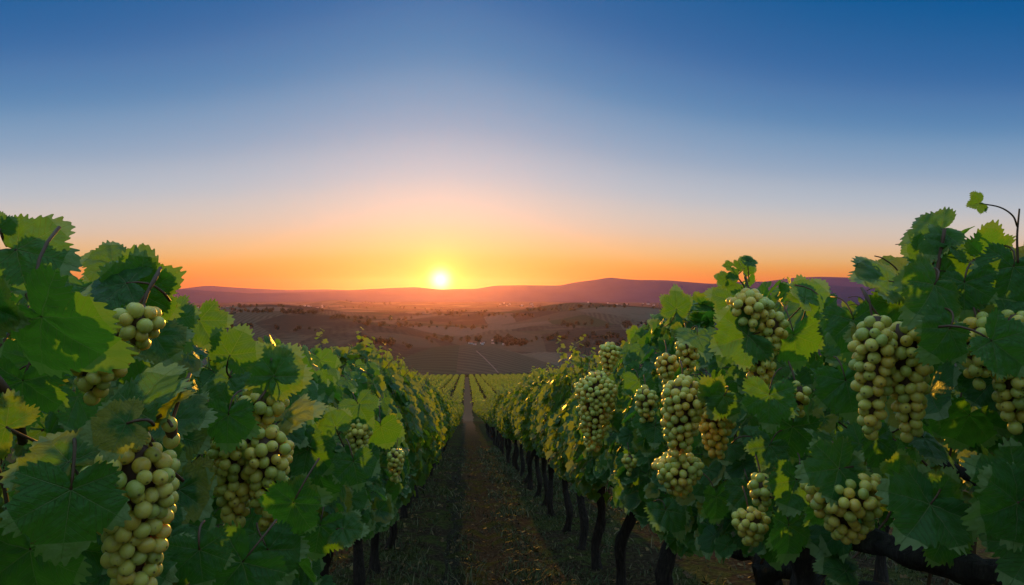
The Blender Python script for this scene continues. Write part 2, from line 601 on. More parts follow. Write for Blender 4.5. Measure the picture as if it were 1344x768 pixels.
M_wood, t, b = mat('vine_bark')
tc = t.n('ShaderNodeTexCoord').outputs['Object']
nb = t.noise(t.vm('MULTIPLY', tc, (60, 60, 9)), 1.0, 5, .7)
t.put(b.inputs['Base Color'], t.ramp(nb, [(.3, (.012, .009, .007)), (.55, (.045, .033, .025)), (.75, (.10, .078, .06))]))
b.inputs['Roughness'].default_value = .95
bump = t.n('ShaderNodeBump')
bump.inputs['Distance'].default_value = .02
t.put(bump.inputs['Height'], nb)
t.put(b.inputs['Normal'], bump.outputs[0])

M_cane, t, b = mat('vine_cane')
tc = t.n('ShaderNodeTexCoord').outputs['Object']
t.put(b.inputs['Base Color'], t.mix(t.noise(tc, 40, 3), (.06, .035, .018), (.16, .075, .03)))
b.inputs['Roughness'].default_value = .6

M_grape, t, b = mat('white_grape')
oi = t.n('ShaderNodeObjectInfo').outputs['Random']
ad = t.n('ShaderNodeAttribute', attribute_name='leafdata')
sp = t.n('ShaderNodeSeparateColor')
t.put(sp.inputs[0], ad.outputs['Color'])
rv = t.m('FRACT', t.m('ADD', oi, sp.outputs[2]))
geo = t.n('ShaderNodeTexCoord').outputs['Object']
col = t.ramp(rv, [(0, (.44, .50, .09)), (.4, (.66, .62, .11)), (.7, (.78, .64, .11)), (1, (.80, .54, .07))])
gp = t.n('ShaderNodeNewGeometry').outputs['Position']
nz = t.noise(gp, 130, 3, .6)
col = t.mix(t.m('MULTIPLY', t.ss(nz, .42, .68), .24), col, (.68, .66, .36))       # dusty bloom
col = t.mix(t.m('MULTIPLY', t.ss(t.noise(gp, 420, 2, .5), .66, .74), .55), col, (.22, .13, .05))
dot = t.m('MULTIPLY', sp.outputs[1], .85)
col = t.mix(dot, col, (.05, .03, .015))
t.put(b.inputs['Base Color'], col)
b.inputs['Roughness'].default_value = .40
b.inputs['Subsurface Weight'].default_value = .8
b.inputs['Subsurface Radius'].default_value = (1.0, .75, .25)
b.inputs['Subsurface Scale'].default_value = .011
b.inputs['Coat Weight'].default_value = .08
b.inputs['Coat Roughness'].default_value = .3


# ------------------------------------------------------------------ leaf shapes
def make_leaf(nr, nt, seed, teeth):
    r = np.random.default_rng(seed)
    th = np.linspace(-math.pi, math.pi, nt, endpoint=False) + math.pi / nt
    base = np.zeros(nt)
    for a, L in zip(AXES, LOBE):
        L = L * r.uniform(.92, 1.08)
        dl = np.abs((th - a + math.pi) % (2 * math.pi) - math.pi)
        base = np.maximum(base, L * (1 - r.uniform(.20, .34) * (dl / R(30)) ** 1.3))
    back = np.clip((np.abs(th) - R(138)) / R(42), 0, 1)
    base = base * (1 - back) ** .6 + .06
    ph = th / (2 * math.pi) * teeth
    fr = ph - np.floor(ph)
    skew = np.where(th > 0, .38, .62)
    saw = np.where(fr < skew, fr / skew, (1 - fr) / (1 - skew))
    big = 1 + .45 * np.sin(th * teeth * .31 + r.uniform(0, 6)) + .3 * np.sin(th * teeth * .17 + r.uniform(0, 6))
    tooth = (saw - .4) * .125 * big * np.clip(base * 1.4, .2, 1)
    if teeth == 0:
        tooth = 0 * th
    t_ = (np.arange(1, nr + 1) / nr) ** .9
    rad = t_[:, None] * (base[None, :] * (1 - (1 - t_[:, None]) * .0) + tooth[None, :] * t_[:, None] ** 5)
    x = rad * np.sin(th)[None, :]
    y = rad * np.cos(th)[None, :]
    f1, f2, f3, f4, f5 = r.uniform(-.05, .48), r.uniform(0, .30), r.uniform(.03, .10), r.uniform(.01, .045), r.uniform(0, .30)
    rr = rad
    z = f1 * (np.sqrt(x * x + .004) - .063) - f2 * np.clip(y, 0, 2) ** 2 - f5 * x * x + f3 * np.sin(3 * th[None, :] + r.uniform(0, 6)) * rr ** 2 + f4 * np.sin(6 * th[None, :] + r.uniform(0, 6)) * rr ** 3
    z = z + r.uniform(-.2, .15) * x * y + .02 * np.sin(x * 14) * np.sin(y * 14) * (rr > .12) - .25 * np.clip(-y - .1, 0, 1) ** 2 * r.uniform(-1, 1)
    # quilted lift between the main veins
    q = np.full(x.shape, 9.0)
    for a in AXES:
        p = x * math.sin(a) + y * math.cos(a)
        q = np.where(p > 0, np.minimum(q, np.abs(x * math.cos(a) - y * math.sin(a))), q)
    z = z + .065 * (1 - np.exp(-(np.minimum(q, .4) / .10) ** 2)) * np.clip(1.15 - t_[:, None], 0, 1)
    V = np.concatenate([[[0, 0, 0]], np.stack([x, y, z], -1).reshape(-1, 3)])
    E_ = np.concatenate([[0], np.broadcast_to(t_[:, None], x.shape).ravel()])
    j = np.arange(nt)
    jn = (j + 1) % nt
    F = [np.stack([np.zeros(nt, int), 1 + jn, 1 + j], -1)]
    for k in range(nr - 1):
        a = 1 + k * nt
        F.append(np.stack([a + j, a + jn, a + nt + jn], -1))
        F.append(np.stack([a + j, a + nt + jn, a + nt + j], -1))
    U = V.copy()
    U[:, 2] = seed * 3.7
    V = V / 1.62            # full width about 1
    return V, np.concatenate(F), E_, U


LEAF_HI = [make_leaf(16, 220, i, 44) for i in range(10)]
LEAF_MID = [make_leaf(5, 84, 20 + i, 28) for i in range(8)]
LEAF_LOW = [make_leaf(2, 30, 40 + i, 10) for i in range(6)]
LEAF_TINY = [make_leaf(1, 9, 60 + i, 0) for i in range(4)]


def put_leaves(bag, shapes, pos, N, T, size, rnd, yel, mi=0):
    N = N / (np.linalg.norm(N, axis=1)[:, None] + 1e-9)
    T = T - N * (N * T).sum(1)[:, None]
    T = T / (np.linalg.norm(T, axis=1)[:, None] + 1e-9)
    B = np.cross(T, N)
    which = np.arange(len(pos)) % len(shapes)
    for k, (V, F, E_, U) in enumerate(shapes):
        ix = np.where(which == k)[0]
        if not len(ix):
            continue
        W = pos[ix][:, None, :] + size[ix][:, None, None] * (V[None, :, 0:1] * B[ix][:, None, :] + V[None, :, 1:2] * T[ix][:, None, :] + V[None, :, 2:3] * N[ix][:, None, :])
        n, m_ = len(ix), len(V)
        FF = (F[None] + (np.arange(n) * m_)[:, None, None]).reshape(-1, 3)
        A = np.zeros((n, m_, 4))
        A[..., 1] = E_[None]
        A[..., 2] = rnd[ix][:, None]
        A[..., 3] = yel[ix][:, None]
        UU = np.broadcast_to(U[None], (n, m_, 3)).copy()
        UU[..., 2] += (ix * 1.37)[:, None]
        bag.add(W.reshape(-1, 3), FF, A.reshape(-1, 4), UU.reshape(-1, 3), mi)


def petioles(bag, pos, T, N, length, rad, mi=1):
    """thin curved leaf stalks running back from each blade"""
    for p, tt, nn, l in zip(pos, T, N, length):
        e = p - tt * l * .7 - nn * l * .75
        c = p - tt * l * .55 - nn * l * .1
        s = np.linspace(0, 1, 6)[:, None]
        path = (1 - s) ** 2 * p + 2 * s * (1 - s) * c + s * s * e
        V, F = tube(path, np.linspace(rad * .8, rad * 1.2, 6), 5)
        bag.add(V, F, mi=mi)


def canopy_points(n, r, h0, h1, hw, ly, side_bias=0):
    """leaf positions, normals and tip directions for a hedge-like canopy piece of length ly"""
    y = r.uniform(-ly / 2, ly / 2, n)
    f = r.uniform(0, 1, n) ** .9
    bumpy = .16 * vnoise(y * 2.6, y * 0 + h0 * 7, int(r.integers(1, 90)))
    h = h0 + (h1 + bumpy - h0) * f
    w = hw * (.72 + .45 * np.sin(math.pi * np.clip(f * 1.05, 0, 1)) - .40 * f ** 4) * (1 + .22 * vnoise(y * 3.2, h * 2.6, int(r.integers(1, 90))))
    sgn = np.where(r.uniform(-1, 1, n) < side_bias, 1, -1)
    x = sgn * w * (1 - .55 * r.uniform(0, 1, n) ** 2.2)
    topm = f > .9
    x = np.where(topm, r.uniform(-1, 1, n) * w * .8, x)
    N = np.stack([sgn * r.uniform(.35, 1.1, n), r.normal(0, .40, n) - .25, r.uniform(.1, .9, n)], -1)
    N[topm] = np.stack([r.normal(0, .5, topm.sum()), r.normal(-.2, .5, topm.sum()), r.uniform(.4, 1, topm.sum())], -1)
    T = np.stack([sgn * .35 + r.normal(0, .35, n), r.normal(0, .55, n), -1 + r.normal(0, .4, n)], -1)
    T[topm, 2] += .9
    return np.stack([x, y, h - S1 * y], -1), N, T


# ------------------------------------------------------------------ wood
def trunk_mesh(name, seed, top=.95, lean=(0, 0), rad=.042, arms=True):
    r = np.random.default_rng(seed)
    bag = Bag()
    k = [(0, 0, -.08), (r.normal(0, .02), r.normal(0, .03), .0), (r.normal(.02, .03), r.normal(0, .05), .25), (r.normal(-.02, .03) + lean[0] * .5, r.normal(0, .06) + lean[1] * .5, .52),
         (lean[0] + r.normal(0, .03), lean[1] + r.normal(0, .05), .78), (lean[0], lean[1], top)]
    n = 22
    s = np.linspace(0, 1, n)
    rr = rad * (1.35 - .75 * np.minimum(s * 2.2, 1) * .55 + .35 * np.clip((s - .8) / .2, 0, 1))
    V, F = tube(spline(k, n), rr, 12, .30, seed)
    bag.add(V, F)
    if arms:
        for sg in (-1, 1):
            p = [(lean[0], lean[1], top - .05)]
            for i in range(1, 5):
                yy = lean[1] + sg * .15 * i
                p.append((lean[0] * (1 - i / 5) + r.normal(0, .025), yy, top + .02 - S1 * (sg * .15 * i) + r.normal(0, .02)))
            V, F = tube(spline(p, 12), np.linspace(rad * .8, rad * .42, 12), 9, .2, seed + 5)
            bag.add(V, F)
    return bag.mesh(name, [M_wood])


def canes(bag, seed, n=7, h0=.9, h1=2.1):
    """upright shoots inside the canopy"""
    r = np.random.default_rng(seed)
    for i in range(n):
        y = -.5 + i / (n - 1) + r.normal(0, .04)
        p = [(r.normal(0, .05), y, h0), (r.normal(0, .12), y + r.normal(0, .06), (h0 + h1) / 2), (r.normal(0, .2), y + r.normal(0, .1), h1 + r.normal(0, .08))]
        p = [(a, b_, c - S1 * b_) for a, b_, c in p]
        V, F = tube(spline(p, 10), np.linspace(.006, .0025, 10), 5)
        bag.add(V, F, mi=1)


def top_shoots(r, n, h1, ly):
    """leaves of the loose shoots that stick out above the canopy"""
    ps, ns, ts, sz, stems = [], [], [], [], []
    for i in range(n):
        y0, x0 = r.uniform(-ly / 2, ly / 2), r.normal(0, .16)
        L = r.uniform(.10, .32)
        dx, dy = r.normal(0, .35), r.normal(0, .3)
        k = int(5 + L * 16)
        sp_ = np.array([[x0 + dx * L * f, y0 + dy * L * f, h1 - .08 + L * f - S1 * (y0 + dy * L * f)] for f in (-1.2, -.4, 0, .5, .95)])
        stems.append((sp_, k))
        for j in range(k):
            f = j / k
            q = np.array([x0 + dx * L * f, y0 + dy * L * f, h1 - .08 + L * f])
            a = j * 2.4 + r.uniform(0, .6)
            o = np.array([math.cos(a), math.sin(a), .25])
            ps.append(q + o * .02)
            ns.append(np.array([o[0] * .6, o[1] * .6 - .2, 1]) + r.normal(0, .3, 3))
            ts.append(o + np.array([0, 0, -.2]))
            sz.append(r.uniform(.09, .13) * (1 - .6 * f))
    p = np.array(ps)
    p[:, 2] -= S1 * p[:, 1]
    return p, np.array(ns), np.array(ts), np.array(sz), stems


def vine_template(seed, shapes, material, n, smin, smax, h0, h1, hw, ly=1.28, shoots=5):
    r = np.random.default_rng(seed)
    bag = Bag()
    p, N, T = canopy_points(n, r, h0, h1, hw, ly)
    s = r.uniform(smin, smax, n)
    put_leaves(bag, shapes, p, N, T, s, r.uniform(0, 1, n), np.where(r.uniform(0, 1, n) < .24, r.uniform(.35, .9, n), r.uniform(0, .18, n)))
    if shoots:
        p, N, T, s, stems = top_shoots(r, shoots, h1, ly)
        for q, _k in stems:
            V, F = tube(q, np.linspace(.004, .0015, 5), 4)
            bag.add(V, F, mi=1)
        put_leaves(bag, shapes, p, N, T, s * (smax / .15), r.uniform(.3, 1, len(p)), r.uniform(0, .5, len(p)))
    canes(bag, seed)
    return bag.mesh('foliage', [material, M_cane])


# ------------------------------------------------------------------ grapes
def berry_shape(sub, seed=0):
    bm = bmesh.new()
    bmesh.ops.create_icosphere(bm, subdivisions=sub, radius=.5)
    V = np.array([v.co[:] for v in bm.verts])
    F = np.array([[v.index for v in f.verts] for f in bm.faces])
    bm.free()
    A = np.zeros((len(V), 4))
    A[:, 1] = np.clip((-V[:, 2] * 2 - .975) / .02, 0, 1)
    V = V * np.array([1, 1, 1.06])
    return V, F, A


BERRY = berry_shape(4)
BERRY_LOW = berry_shape(2)
BERRY_LOW[2][:, 1] = 0
ME_BERRY = mesh('grape', BERRY[0], BERRY[1], [M_grape], {'leafdata': ('FLOAT_COLOR', BERRY[2])})


def bunch_points(lobes, seed):
    """packed berry centres; lobe = (top point, bottom point, radius, berry diameter)"""
    r = np.random.default_rng(seed)
    out = []
    for a, b_, rad, dia in lobes:
        L = np.linalg.norm(b_ - a)
        ax = (b_ - a) / L
        e1 = np.cross(ax, FW)
        e1 /= np.linalg.norm(e1)
        e2 = np.cross(ax, e1)
        area = 2 * math.pi * rad * .72 * L
        miss = 0
        while miss < 900:
            t_ = r.uniform(0, 1)
            prof = (min(1, (.42 + t_ * 3.2)) if t_ < .2 else (1 - .62 * ((t_ - .2) / .8) ** 1.35))
            q = rad * prof * r.uniform(.86, 1.06)
            an = r.uniform(0, 2 * math.pi)
            o = e1 * math.cos(an) + e2 * math.sin(an)
            c_ = a + ax * (t_ * L) + o * max(q - dia * .5, 0)
            if out and min(np.linalg.norm(c_ - k[0]) / (.5 * (dia + k[2])) for k in out) < .80:
                miss += 1
                continue
            miss = 0
            out.append((c_, o * .8 + ax * .4 + r.normal(0, .35, 3), dia * r.uniform(.86, 1.08)))
    return out


def frame_from(z):
    z = z / np.linalg.norm(z)
    a = np.cross(z, [.3, .8, .52])
    a /= np.linalg.norm(a)
    return np.stack([a, np.cross(z, a), z], 1)


from mathutils import Matrix, Quaternion


def grape_bunch(parent, lobes, seed, single, stem_to=None):
    """a bunch under its vine: stalk (rachis) with berries, each a sub-part where they show large"""
    pts = bunch_points(lobes, seed)
    base = np.array(parent.location)
    bag = Bag()
    top = lobes[0][0]
    st = top + FW * .05 + np.array([.0, .0, .05]) if stem_to is None else stem_to
    for a, b_, rad, dia in lobes:
        V, F = tube(spline([st, top + (st - top) * .4, a + (b_ - a) * .3, a + (b_ - a) * .85], 12), np.linspace(.0024, .0014, 12), 6)
        bag.add(V - base, F, mi=0)
        V, F = tube(spline([a, a * .5 + b_ * .5, a * .12 + b_ * .88], 8), np.array([.25, .45, .5, .45, .38, .3, .2, .05]) * rad, 8, .15, seed)
        bag.add(V - base, F, mi=0)
    if not single:
        r = np.random.default_rng(seed)
        for c_, o, dia in pts:
            M_ = frame_from(-o)
            A = BERRY_LOW[2].copy()
            A[:, 2] = r.uniform(0, 1)
            bag.add((BERRY_LOW[0] * dia * r.uniform(.93, 1.08, 3)) @ M_.T + c_ - base, BERRY_LOW[1], A, mi=1)
        return obj('grape_bunch', bag.mesh('grape_bunch', [M_cane, M_grape]), parent)
    bo = obj('grape_bunch', bag.mesh('grape_bunch', [M_cane, M_grape]), parent)
    pts.sort(key=lambda q: float(q[0] @ FW))          # those towards the track show largest
    rest, pts = pts[98:], pts[:98]
    if rest:
        r = np.random.default_rng(seed)
        bag = Bag()
        for c_, o, dia in rest:
            A = BERRY_LOW[2].copy()
            A[:, 2] = r.uniform(0, 1)
            bag.add((BERRY_LOW[0] * dia) @ frame_from(-o).T + c_ - base, BERRY_LOW[1], A)
        obj('grapes', bag.mesh('grapes', [M_grape]), bo, kind='stuff')
    for c_, o, dia in pts:
        g = obj('grape', ME_BERRY, bo, tuple(c_ - base))
        g.rotation_mode = 'QUATERNION'
        g.rotation_quaternion = Matrix(frame_from(-o).tolist()).to_quaternion()
        g.scale = (dia * random.uniform(.92, 1.06), dia * random.uniform(.92, 1.06), dia * random.uniform(.98, 1.16))
    return bo


# ------------------------------------------------------------------ the two rows beside the camera
XL, XR = -.90, 1.30


def gz(x, y):
    return float(z_ground(x, y))


LEFT_Y = [-.45, .75, 1.95, 3.2, 4.4, 5.6, 6.8, 7.9]
RIGHT_Y = [-.5, .65, 1.75, 2.9, 4.25, 5.5, 6.7, 7.8]
while LEFT_Y[-1] < 75:
    LEFT_Y.append(LEFT_Y[-1] + 1.18)
while RIGHT_Y[-1] < 75:
    RIGHT_Y.append(RIGHT_Y[-1] + 1.18)

# outline of the near canopy against the sky and valley, as seen in the photograph
SKY_L = [(-400, 250), (0, 318), (85, 330), (150, 335), (180, 350), (215, 380), (250, 420), (300, 436), (340, 440), (385, 442), (430, 462), (455, 476), (480, 462), (500, 452), (525, 462), (545, 492), (575, 505), (600, 530), (612, 545)]
SKY_R = [(620, 550), (640, 535), (660, 512), (690, 490), (720, 465), (750, 447), (775, 432), (800, 432), (840, 425), (870, 402), (890, 385), (920, 378), (945, 372), (975, 352), (1010, 356), (1045, 366), (1085, 392), (1100, 400), (1130, 385), (1160, 360),
         (1190, 310), (1240, 292), (1290, 300), (1344, 305), (1800, 200)]

# big leaves close to the camera: pixel of the stalk joint, distance, width in pixels, tip angle (0 up, 90 right), tilt of the blade (x, y), yellowing mixed with painted sun gold, row
HERO = [
    (22, 328, .80, 125, 100, .15, .5, .15, 0), (148, 345, .98, 78, -78, -.2, 1.2, .2, 0), (180, 383, .96, 105, 10, .3, -.35, .25, 0), (182, 385, .98, 112, 62, -.35, -.2, .25, 0),
    (166, 372, .92, 105, -110, .2, 1.5, .1, 0), (55, 416, .72, 190, 150, .1, .35, .05, 0), (-12, 402, .72, 100, 110, .2, .1, .45, 0), (203, 441, 1.1, 84, 150, .1, .4, .45, 0),
    (224, 420, 1.2, 90, 140, .1, .5, .25, 0), (180, 540, .78, 140, -8, -.05, .35, .15, 0), (166, 556, .71, 88, -115, .2, .65, .75, 0), (205, 538, .79, 86, 62, -.1, .2, .95, 0),
    (228, 552, 1.1, 104, 106, .1, .4, .35, 0), (90, 606, .77, 140, -38, .2, .3, .55, 0), (93, 643, .69, 150, 188, .1, .35, .12, 0), (40, 722, .82, 150, 175, .1, .3, .05, 0),
    (318, 738, 1.02, 130, 220, .1, .5, .05, 0), (300, 498, 1.45, 66, 185, .2, .7, .05, 0), (262, 420, 1.3, 75, 150, .1, .2, .3, 0), (302, 466, 1.28, 75, 25, .5, .1, .2, 0),
    (360, 493, 1.52, 84, -38, .1, .1, .4, 0), (357, 495, 1.52, 92, 28, -.35, .05, .4, 0), (374, 550, 1.75, 86, 68, -.2, .2, .95, 0), (388, 656, 1.45, 72, 82, 0, .9, .35, 0),
    (450, 694, 1.5, 58, 98, .1, 1.6, .3, 0), (385, 660, 1.25, 92, 205, .1, .4, .05, 0), (352, 722, 1.2, 90, 150, .1, .5, .05, 0), (404, 590, 1.85, 80, 130, .1, .5, .1, 0),
    (464, 606, 1.8, 66, 170, .15, .3, .1, 0), (418, 620, 1.9, 80, 160, .1, .3, .05, 0), (440, 560, 1.75, 50, -20, .1, .5, .25, 0), (30, 500, .95, 120, 190, .1, .2, .05, 0),
    (262, 722, .95, 90, 170, .2, .5, .05, 0), (180, 745, .95, 130, 130, .1, .5, .05, 0), (8, 560, .8, 90, -60, .4, .2, .5, 0), (340, 600, 1.7, 90, 185, .1, .3, .05, 0), (0, 300, .8, 40, -10, .8, .1, .1, 0),
    (300, 545, 1.35, 80, 180, .1, .3, .05, 0), (420, 690, 1.5, 80, 190, .1, .3, .05, 0), (500, 560, 2.3, 60, 170, .1, .3, .05, 0), (470, 530, 2.2, 60, 150, .1, .3, .1, 0),
    # right row
    (1235, 301, 1.22, 84, -82, -.1, .7, .25, 1), (1246, 321, 1.2, 70, 38, .2, .2, .1, 1), (1289, 336, 1.2, 84, 62, .1, .2, .35, 1), (1214, 336, 1.24, 66, -85, .2, .4, .15, 1),
    (1166, 369, 1.3, 92, -95, .1, .35, .4, 1), (1241, 356, 1.2, 62, 95, .1, .4, .1, 1), (1266, 371, 1.15, 80, 180, .1, .3, .05, 1), (1226, 374, 1.14, 108, 218, .2, .3, .3, 1),
    (1246, 432, 1.08, 86, 215, .1, .25, .05, 1), (1136, 446, 1.3, 52, -95, .2, .3, .8, 1), (1302, 448, 1.0, 105, 135, .15, .2, .05, 1), (1057, 393, 1.85, 62, -15, .4, -.1, .3, 1),
    (1060, 394, 1.87, 66, 45, -.3, -.1, .3, 1), (1084, 592, 1.45, 58, -32, .3, .2, .2, 1), (1101, 615, 1.28, 94, -98, .1, .6, .2, 1), (1108, 618, 1.3, 56, 42, -.5, .8, .4, 1),
    (1180, 622, 1.25, 56, 0, -.1, .2, .5, 1), (1221, 662, 1.1, 128, 222, .1, .45, .15, 1), (1228, 655, 1.12, 78, 35, .1, .3, .4, 1), (1335, 660, 1.0, 112, 250, .1, .5, .1, 1), (1336, 640, 1.02, 120, -62, .1, .4, .2, 1),
    (1358, 716, 1.06, 118, 212, .1, .5, .05, 1), (1240, 698, 1.3, 90, 150, .1, .4, .3, 1), (1080, 664, 1.35, 62, 215, .1, .3, .05, 1), (1090, 752, 1.55, 64, 60, 0, .9, .35, 1),
    (1110, 750, 1.5, 60, -50, 0, .9, .3, 1), (982, 441, 1.7, 90, -108, .3, .2, .2, 1), (990, 446, 1.75, 74, 205, .1, .3, .05, 1), (1086, 498, 1.5, 62, 190, .1, .3, .05, 1), (1010, 518, 1.6, 84, 180, .1, .3, .05, 1),
    (1042, 440, 1.75, 82, 170, .1, .3, .05, 1), (1082, 405, 1.7, 80, 180, .1, .5, .05, 1), (888, 405, 2.5, 52, 5, .6, .1, .3, 1), (950, 520, 1.9, 60, 215, .1, .3, .1, 1), (936, 522, 1.9, 56, 30, .1, .3, .5, 1),
    (977, 352, 1.8, 30, 40, .2, .5, .2, 1), (990, 575, 1.8, 56, 120, .1, .6, .1, 1), (874, 670, 2.5, 66, 175, .1, .4, .05, 1), (940, 652, 2.1, 66, 180, .1, .4, .05, 1), (985, 640, 1.9, 74, 160, .1, .4, .1, 1),
    (1040, 560, 1.7, 90, 190, .1, .3, .05, 1), (1150, 575, 1.5, 84, 190, .1, .3, .05, 1), (1212, 575, 1.45, 86, 160, .1, .3, .05, 1), (1272, 545, 1.35, 84, 200, .1, .3, .05, 1), (1110, 500, 1.45, 90, 170, .1, .3, .05, 1),
    (1010, 585, 1.65, 60, 200, .1, .3, .1, 1), (900, 560, 2.4, 60, 200, .1, .3, .05, 1), (860, 560, 2.9, 52, 190, .1, .3, .1, 1), (838, 500, 3.2, 50, 180, .1, .4, .1, 1), (1010, 470, 1.85, 70, 190, .1, .4, .05, 1),
    (1330, 350, 1.15, 100, 200, .1, .4, .05, 1), (1325, 420, 1.12, 90, 120, .1, .5, .05, 1), (1140, 352, 1.32, 36, -120, .4, .9, .1, 1), (1180, 400, 1.3, 90, 170, .1, .4, .1, 1), (1120, 420, 1.5, 90, 175, .1, .5, .05, 1),
    (1035, 690, 1.55, 80, 185, .1, .4, .05, 1), (960, 395, 1.9, 60, -70, .2, .5, .3, 1), (915, 440, 2.3, 70, 190, .1, .4, .1, 1), (1045, 630, 1.5, 80, 200, .1, .4, .1, 1),
]
# bunches: lobes of (top px, top py, bottom px, bottom py, radius px), distance, berry px, row, vine index, berries as objects?
BUNCH = [
    ([(172, 575, 180, 790, 50)], .78, 20.5, 0, 1, True), ([(222, 556, 228, 585, 15)], .77, 20.5, 0, 1, True),
    ([(310, 545, 308, 690, 34), (348, 565, 352, 690, 32)], 1.48, 15.5, 0, 2, True),
    ([(184, 402, 180, 468, 27), (138, 452, 118, 522, 34)], .86, 19, 0, 0, False),
    ([(345, 515, 335, 560, 30)], 1.52, 16.5, 0, 2, False),
    ([(470, 550, 470, 602, 17)], 2.2, 9, 0, 3, False),
    ([(1150, 415, 1142, 572, 27), (1186, 425, 1196, 575, 30)], 1.2, 15.5, 1, 2, True),
    ([(1288, 418, 1282, 505, 27), (1330, 412, 1330, 560, 32)], 1.12, 16, 1, 1, True),
    ([(1108, 622, 1112, 704, 46)], 1.3, 15, 1, 1, False),
    ([(985, 385, 982, 450, 27), (1012, 410, 1010, 475, 22), (1000, 455, 995, 525, 20)], 1.72, 13, 1, 3, True),
    ([(898, 498, 890, 605, 27)], 1.95, 11.5, 1, 3, False), ([(938, 515, 940, 598, 26)], 2.1, 11, 1, 3, False), ([(890, 600, 892, 648, 30)], 2.0, 11, 1, 3, False),
    ([(1000, 626, 999, 668, 18)], 1.62, 12.5, 1, 2, False), ([(784, 490, 778, 590, 25)], 3.7, 7.5, 1, 4, False), ([(903, 443, 903, 490, 15)], 2.5, 9.5, 1, 3, False),
    ([(876, 465, 875, 505, 14)], 2.6, 9, 1, 4, False), ([(984, 672, 986, 716, 22)], 1.7, 12, 1, 2, False), ([(1046, 505, 1048, 548, 16)], 1.62, 12, 1, 2, False),
    ([(1342, 655, 1342, 695, 18)], 1.06, 18, 1, 1, False), ([(848, 510, 848, 560, 15)], 2.9, 9, 1, 4, False), ([(520, 590, 518, 632, 12)], 3.0, 7, 0, 4, False),
    ([(800, 452, 798, 490, 14)], 4.0, 7, 1, 4, False), ([(826, 598, 826, 622, 10)], 3.2, 8, 1, 4, False),
]


BOT_R = [(640, 600), (700, 625), (740, 640), (800, 655), (860, 690), (900, 735), (1000, 735), (1060, 715), (1344, 725), (2600, 760)]
BOT_L = [(-900, 5000), (412, 5000), (425, 725), (480, 702), (520, 680), (540, 650), (575, 618)]


LIT = [P(a, b_, d) for a, b_, d in ((238, 590, .78), (240, 620, .78), (236, 655, .78), (228, 690, .78), (215, 730, .78), (382, 590, 1.48), (385, 625, 1.48), (380, 660, 1.48), (1122, 450, 1.2), (1120, 500, 1.2), (1128, 545, 1.2),
                                    (872, 520, 1.95), (870, 560, 1.95), (876, 590, 1.95), (960, 410, 1.72), (962, 430, 1.72), (760, 520, 3.7), (758, 560, 3.7), (1262, 450, 1.12), (1066, 660, 1.3), (208, 430, .86), (380, 550, 1.48), (395, 548, 1.75), (415, 540, 1.75), (405, 560, 1.75), (60, 570, .76), (222, 522, .79), (385, 460, 1.52), (330, 440, 1.52))]


def blocked(p, size):
    """random leaves that would hang in front of a bunch or of a big leaf, stand above the outline or touch the lens"""
    px, py, d = proj(p)
    ok = np.ones(len(p), bool)
    inside = d > .15
    half = .5 * size / np.maximum(d, .2) * FPX
    for sky in (SKY_L, SKY_R):
        xs, zs = zip(*sky)
        m_ = inside & (px > xs[0]) & (px < xs[-1])
        ok &= ~(m_ & (py - half * .75 < np.interp(px, xs, zs)))
    rt_ = p[:, 0] > .2
    ok &= ~(inside & rt_ & (px > 600) & (py + half * .6 > np.interp(px, *zip(*BOT_R))))
    ok &= ~(inside & ~rt_ & (px < 612) & (py + half * .6 > np.interp(px, *zip(*BOT_L))))
    ok &= ~(inside & rt_ & (((px - 1275) / 75) ** 2 + ((py - 628) / 45) ** 2 < 1) & (d < 2.6))
    for lobes, bd, dia, *_ in BUNCH:
        for ax, ay, bx, by, rad in lobes:
            t_ = np.clip((py - ay) / max(by - ay, 1), 0, 1)
            cx_ = ax + (bx - ax) * t_
            cy_ = np.clip(py, ay, by)
            ok &= ~(inside & (np.hypot(px - cx_, py - cy_) < rad * .9 + half * .9) & (d < bd + .06))
    for hx, hy, hd, hw_, ha, *_ in HERO:
        cx_, cy_ = hx + math.sin(R(ha)) * hw_ * .25, hy - math.cos(R(ha)) * hw_ * .25
        ok &= ~(inside & (np.hypot(px - cx_, py - cy_) < hw_ * .47 + half * .55) & (d < hd + .05))
    for q in LIT:                     # gaps through which the low sun reaches the bunches
        w_ = p - q
        al = w_ @ SUN_DIR
        off = np.linalg.norm(w_ - al[:, None] * SUN_DIR, axis=1)
        ok &= ~((al > 0) & (al < 7) & (off < size * .45))
    ok &= ~(np.linalg.norm(p, axis=1) < .62)
    ok &= ~((d > 0) & (d < .72) & (px > -250) & (px < 1600))
    return ok


def cam_vec(x, y, z):
    return RT * x + UP * y - FW * z


